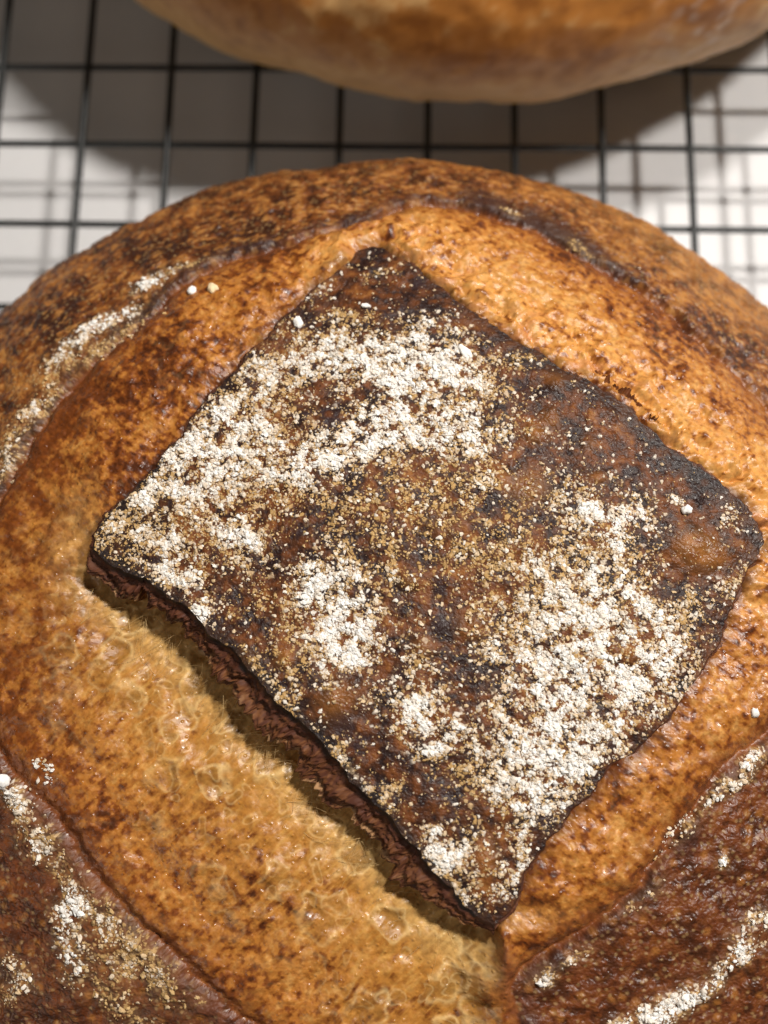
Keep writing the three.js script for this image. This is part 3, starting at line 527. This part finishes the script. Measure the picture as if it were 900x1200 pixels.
function scatter(name, list, parent, seed) {
  const r = rng(seed), m4 = new THREE.Matrix4(), q = new THREE.Quaternion(), q2 = new THREE.Quaternion(), p = new THREE.Vector3(), s = new THREE.Vector3(), e = new THREE.Euler(), col = new THREE.Color();
  GRAINS.forEach((geo, gi) => {
    const mine = list.filter((_, i) => i % GRAINS.length === gi), im = new THREE.InstancedMesh(geo, flourM, mine.length);
    mine.forEach((g, i) => {
      q.setFromUnitVectors(ya, g.n); e.set((r() - 0.5) * 1.1, r() * 6.283, (r() - 0.5) * 1.1); q2.setFromEuler(e); q.multiply(q2);
      const k = g.size * MM; s.set(k * (0.8 + 0.5 * r()), k * (0.7 + 0.5 * r()), k * (0.8 + 0.4 * r())); p.set(g.p[0] * MM, g.p[1] * MM, g.p[2] * MM);
      m4.compose(p, q, s); im.setMatrixAt(i, m4); col.setRGB(g.c[0], g.c[1], g.c[2]); im.setColorAt(i, col);
    });
    im.name = name + (gi ? '_' + String(gi).padStart(3, '0') : ''); im.castShadow = im.receiveShadow = true; im.userData.kind = 'stuff'; parent.add(im);
  });
}
const normalAt = (f, n) => {                                // f(du, dv) -> point; a rough normal of the skin there
  const a = f(0, 0), b = f(1, 0), c = f(0, 1);
  n.set((b[1] - a[1]) * (c[2] - a[2]) - (b[2] - a[2]) * (c[1] - a[1]), (b[2] - a[2]) * (c[0] - a[0]) - (b[0] - a[0]) * (c[2] - a[2]), (b[0] - a[0]) * (c[1] - a[1]) - (b[1] - a[1]) * (c[0] - a[0])).normalize();
  if (n.y < 0) n.negate(); return n;
};
function grainColour(r, tan) {
  const t = clamp(tan + (r() - 0.5) * 0.7), b = 0.86 + 0.18 * r();
  return [lerp(0.86, 0.56, t) * b, lerp(0.845, 0.37, t) * b, lerp(0.81, 0.16, t) * b];
}
{
  const r = rng(77), list = [];
  for (let k = 0; k < 420000; k++) {
    const s = 0.006 + 0.988 * r(), t = 0.006 + 0.988 * r(); flapUV(s, t); const u = UV[0], v = UV[1], d = flourAt(u, v);
    const x = r(); if (x > Math.pow(d, 1.6) * 0.30 + 0.010 || Math.abs(noise(u / 1.7 + 33, v / 1.7)) < 0.075) continue;
    const tan = clamp(sample(mapFlourTan, u, v) / Math.max(0.05, sample(mapFlour, u, v)) + 0.85 * smooth(0.95, 0.35, d));
    const big = Math.pow(r(), 4), size = (0.05 + 0.11 * r() + big * 0.34) * lerp(0.75, 1.1, d);
    const p = flapPoint(s, t, size * 0.25, [0, 0, 0]);
    const n = normalAt((a, b) => flapPoint(clamp(s + a * 0.012), clamp(t + b * 0.012), 0, [0, 0, 0]), new THREE.Vector3());
    list.push({ p, n, size, c: grainColour(r, big > 0.5 ? tan * 0.6 : tan) });
  }
  scatter('flour_grains', list, flap, 5);
  const dust = [], r2 = rng(99);
  const skin = (u, v, o = [0, 0, 0]) => dome.at(u, v, relief(u, v), o);
  for (let k = 0; k < 420000; k++) {
    const u = -75 + 140 * r2(), v = -95 + 155 * r2(); const d0 = sample(mapDust, u, v), x = r2();
    if (d0 < 0.03) continue;
    const d = clamp(d0 * (1 + 0.9 * fbm(u / 3 + 5, v / 3, 2) + 0.5 * noise(u / 1.1, v / 1.1)) - 0.08);
    if (x > Math.pow(d, 1.5) * 0.42) continue;
    const tan = clamp(sample(mapDustTan, u, v) / Math.max(0.05, d0) + 0.55 * smooth(0.75, 0.2, d));
    const big = Math.pow(r2(), 3.5), size = (0.07 + 0.12 * r2() + big * 0.4) * lerp(0.75, 1.1, d), p = skin(u, v), n = normalAt((a, b) => skin(u + a * 0.8, v + b * 0.8), new THREE.Vector3());
    p[0] += n.x * size * 0.25; p[1] += n.y * size * 0.25; p[2] += n.z * size * 0.25;
    dust.push({ p, n, size, c: grainColour(r2, tan) });
  }
  scatter('flour_dust', dust, loaf, 6);
  console.log('grains', list.length, dust.length);
}

// ------------------------------------------------------------------ stretched strands of crumb under the flap's lower left edge
{
  const r = rng(31), P = [], I = [], sides = 3, seg = 9, a = new THREE.Vector3(), b = new THREE.Vector3(), c = new THREE.Vector3(), t = new THREE.Vector3(), x = new THREE.Vector3(), y = new THREE.Vector3();
  for (let k = 0; k < 130; k++) {
    const tuft = r(), s = clamp(0.05 + 0.92 * (Math.floor(tuft * 26) + 0.5 * r()) / 26), reach = 10 + 6 * r() * r() + 3 * noise(tuft * 26, 4.4), o = [0, 0, 0];
    flapUV(s, 1); const u = UV[0], v = UV[1]; flapUV(Math.min(1, s + 0.01), 1); let ex = UV[0] - u, ey = UV[1] - v; const l = Math.hypot(ex, ey); ex /= l; ey /= l;
    const side = (r() - 0.5) * 11, u1 = u - ey * reach + ex * side, v1 = v + ex * reach + ey * side;
    dome.at(u1, v1, relief(u1, v1) - 0.15, o); a.fromArray(o);
    dome.at(u - ey * (4 + r() * 3), v + ex * (4 + r() * 3), -3.2 + 2.0 * r(), o); c.fromArray(o);
    b.copy(a).lerp(c, 0.45); b.y += (r() - 0.75) * 1.4; b.x += (r() - 0.5) * 6; b.z += (r() - 0.5) * 6;
    const rad = 0.02 + 0.03 * r() * r(), base = P.length / 3;
    for (let i = 0; i <= seg; i++) {
      const f = i / seg, g = 1 - f; const px = g * g * a.x + 2 * g * f * b.x + f * f * c.x, py = g * g * a.y + 2 * g * f * b.y + f * f * c.y, pz = g * g * a.z + 2 * g * f * b.z + f * f * c.z;
      t.set(2 * g * (b.x - a.x) + 2 * f * (c.x - b.x), 2 * g * (b.y - a.y) + 2 * f * (c.y - b.y), 2 * g * (b.z - a.z) + 2 * f * (c.z - b.z)).normalize(); x.crossVectors(t, ya).normalize(); y.crossVectors(x, t);
      const w = rad * (0.6 + 1.2 * Math.pow(1 - Math.sin(Math.PI * f), 2));
      for (let m = 0; m < sides; m++) { const an = m / sides * 6.2832, cx = Math.cos(an) * w, cy = Math.sin(an) * w; P.push((px + x.x * cx + y.x * cy) * MM, (py + x.y * cx + y.y * cy) * MM, (pz + x.z * cx + y.z * cy) * MM); }
      if (i < seg) for (let m = 0; m < sides; m++) { const p0 = base + i * sides + m, p1 = base + i * sides + (m + 1) % sides; I.push(p0, p0 + sides, p1, p1, p0 + sides, p1 + sides); }
    }
  }
  const g = new THREE.BufferGeometry(); g.setAttribute('position', new THREE.Float32BufferAttribute(P, 3)); g.setIndex(I); g.computeVertexNormals();
  const m = part('crumb_strands', g, new THREE.MeshPhysicalMaterial({ color: new THREE.Color().setRGB(0.78, 0.56, 0.25), roughness: 0.5, transmission: 0.4, thickness: 0 }), loaf);
  m.userData.kind = 'stuff';
}

// ------------------------------------------------------------------ lumps of flour that stand out singly
{
  const lump = (seed, flat, detail = 3) => { let g = new THREE.IcosahedronGeometry(1, detail); g.deleteAttribute('uv'); g.deleteAttribute('normal'); g = mergeVertices(g, 1e-4); const p = g.attributes.position; for (let i = 0; i < p.count; i++) { const x = p.getX(i), y = p.getY(i), z = p.getZ(i), k = 0.8 + 0.3 * noise(x * 1.1 + seed, z * 1.1 + y * 0.7) + 0.14 * noise(x * 3 + seed, z * 3 - y * 2) + 0.06 * noise(x * 8, z * 8 + y * 5 + seed); p.setXYZ(i, x * k, y * k * flat, z * k); } g.computeVertexNormals(); return g; };
  const white = [0.82, 0.80, 0.76], cream = [0.78, 0.62, 0.38];
  const put = (u, v, sx, sz, turn, flat, c, onFlap, seed, label) => {
    const o = [0, 0, 0]; let st = null;
    if (onFlap) { let best = 1e9; for (let j = 0; j <= 80; j++) for (let i = 0; i <= 80; i++) { flapUV(i / 80, j / 80); const d = Math.hypot(UV[0] - u, UV[1] - v); if (d < best) { best = d; st = [i / 80, j / 80]; } } flapPoint(st[0], st[1], 0.25, o); }
    else dome.at(u, v, relief(u, v) + 0.2, o);
    const m = thing(new THREE.Mesh(lump(seed, flat), new THREE.MeshStandardMaterial({ color: new THREE.Color().setRGB(...c), roughness: 0.95 })), 'flour_lump', label, 'flour lump', 'loose flour lumps on the loaf');
    m.castShadow = m.receiveShadow = true; m.position.set((LOAF[0] + o[0]) * MM, (LOAF[1] + o[1]) * MM, (LOAF[2] + o[2]) * MM); m.rotation.y = turn; m.scale.set(sx * MM, Math.min(sx, sz) * MM, sz * MM);
  };
  put(-30.4, -63.7, 0.95, 0.85, 0.6, 0.7, white, false, 1, 'small white flour lump on golden crumb, left one of a pair');
  put(-26.8, -63.4, 1.05, 1.15, 0.2, 0.7, cream, false, 2, 'cream-coloured flour lump on golden crumb, right one of a pair');
  put(-12.9, -55.6, 0.9, 1.35, 0.2, 0.6, white, true, 3, 'upright oval white flour lump near the upper left edge of the square flap');
  put(12.1, -49.9, 0.8, 1.7, 0.7, 0.6, white, true, 4, 'long slanting white flour flake near the upper right edge of the square flap');
  put(52.8, 5.0, 0.7, 0.85, 0.2, 0.8, white, false, 5, 'single white flour speck on the golden crumb right of the flap');
  put(-51.4, 17.3, 1.5, 1.4, 0, 0.7, white, false, 6, 'round white flour lump at the left edge of the lower crust');
  put(45.1, -26.6, 1.0, 0.85, 0.3, 0.8, white, true, 7, 'white flour lump alone on scorched crust at the right corner of the flap');
  put(-3.1, -58.6, 0.95, 0.45, -0.1, 0.7, white, true, 8, 'flat white flour flake on dark crust near the top corner of the flap');
}

// ------------------------------------------------------------------ the loaf behind
{
  const d2 = new Dome({ R: 104, H: 72, rim: 27, base: 0.76, power: 2.3, ax: 1.12, az: 1 / 1.12, wobble: 0.0 });
  const back = thing(new THREE.Group(), 'sourdough_loaf', 'plain golden brown loaf at the back, partly out of the picture', 'bread loaf');
  back.position.set(13 * MM, LOAF_Y * MM, -226.5 * MM);
  const step = 1.0, n = Math.ceil(2 * d2.length / step) + 1, half = (n - 1) / 2, index = new Int32Array(n * n).fill(-1), P = [], Cc = [], T = []; let count = 0;
  for (let j = 0; j < n; j++) for (let i = 0; i < n; i++) {
    let u = (i - half) * step, v = (j - half) * step; const rho = Math.hypot(u, v);
    if (rho > d2.length + step) continue;
    if (rho > d2.length - 0.1) { const k = (d2.length - 0.1) / rho; u *= k; v *= k; }
    const keep = 1 - smooth(146, 156, rho), n1 = fbm(u / 16 + 200, v / 16, 3), n2 = fbm(u / 4.5 + 100, v / 4.5, 4);
    d2.at(u, v, (2.2 * fbm(u / 34 + 70, v / 34, 2) + 0.6 * fbm(u / 8, v / 8 + 12, 3) + 0.25 * n2) * keep, out);
    const k = 0.5 + 0.75 * n1 + 0.9 * n2;
    setC([0.30, 0.108, 0.018]); mixC([0.42, 0.165, 0.030], smooth(0.05, 0.5, k)); mixC([0.56, 0.32, 0.12], smooth(0.6, 1.1, k));
    mixC([0.68, 0.42, 0.175], 0.8 * smooth(110, 136, rho + 6 * n2 + 5 * n1));
    { const a = (u - 47) / 9, b = (v - 106) / 11; mixC([0.66, 0.58, 0.50], 0.75 * Math.exp(-a * a - b * b) * smooth(-0.05, 0.35, fbm(u / 5, v / 5 + 3, 4))); }
    index[j * n + i] = count++; P.push(out[0] * MM, out[1] * MM, out[2] * MM); Cc.push(C[0], C[1], C[2]); T.push(u / 100, v / 100);
  }
  const I = [];
  for (let j = 0; j < n - 1; j++) for (let i = 0; i < n - 1; i++) {
    const a = index[j * n + i], b = index[j * n + i + 1], c = index[(j + 1) * n + i], d = index[(j + 1) * n + i + 1];
    if (a >= 0 && b >= 0 && c >= 0) I.push(a, c, b); if (b >= 0 && c >= 0 && d >= 0) I.push(b, c, d);
  }
  const g = new THREE.BufferGeometry();
  g.setAttribute('position', new THREE.Float32BufferAttribute(P, 3)); g.setAttribute('color', new THREE.Float32BufferAttribute(Cc, 3)); g.setAttribute('uv', new THREE.Float32BufferAttribute(T, 2)); g.setIndex(I); g.computeVertexNormals();
  part('crust', g, new THREE.MeshPhysicalMaterial({ vertexColors: true, roughness: 0.48 }), back);
}

renderer.render(scene, camera);
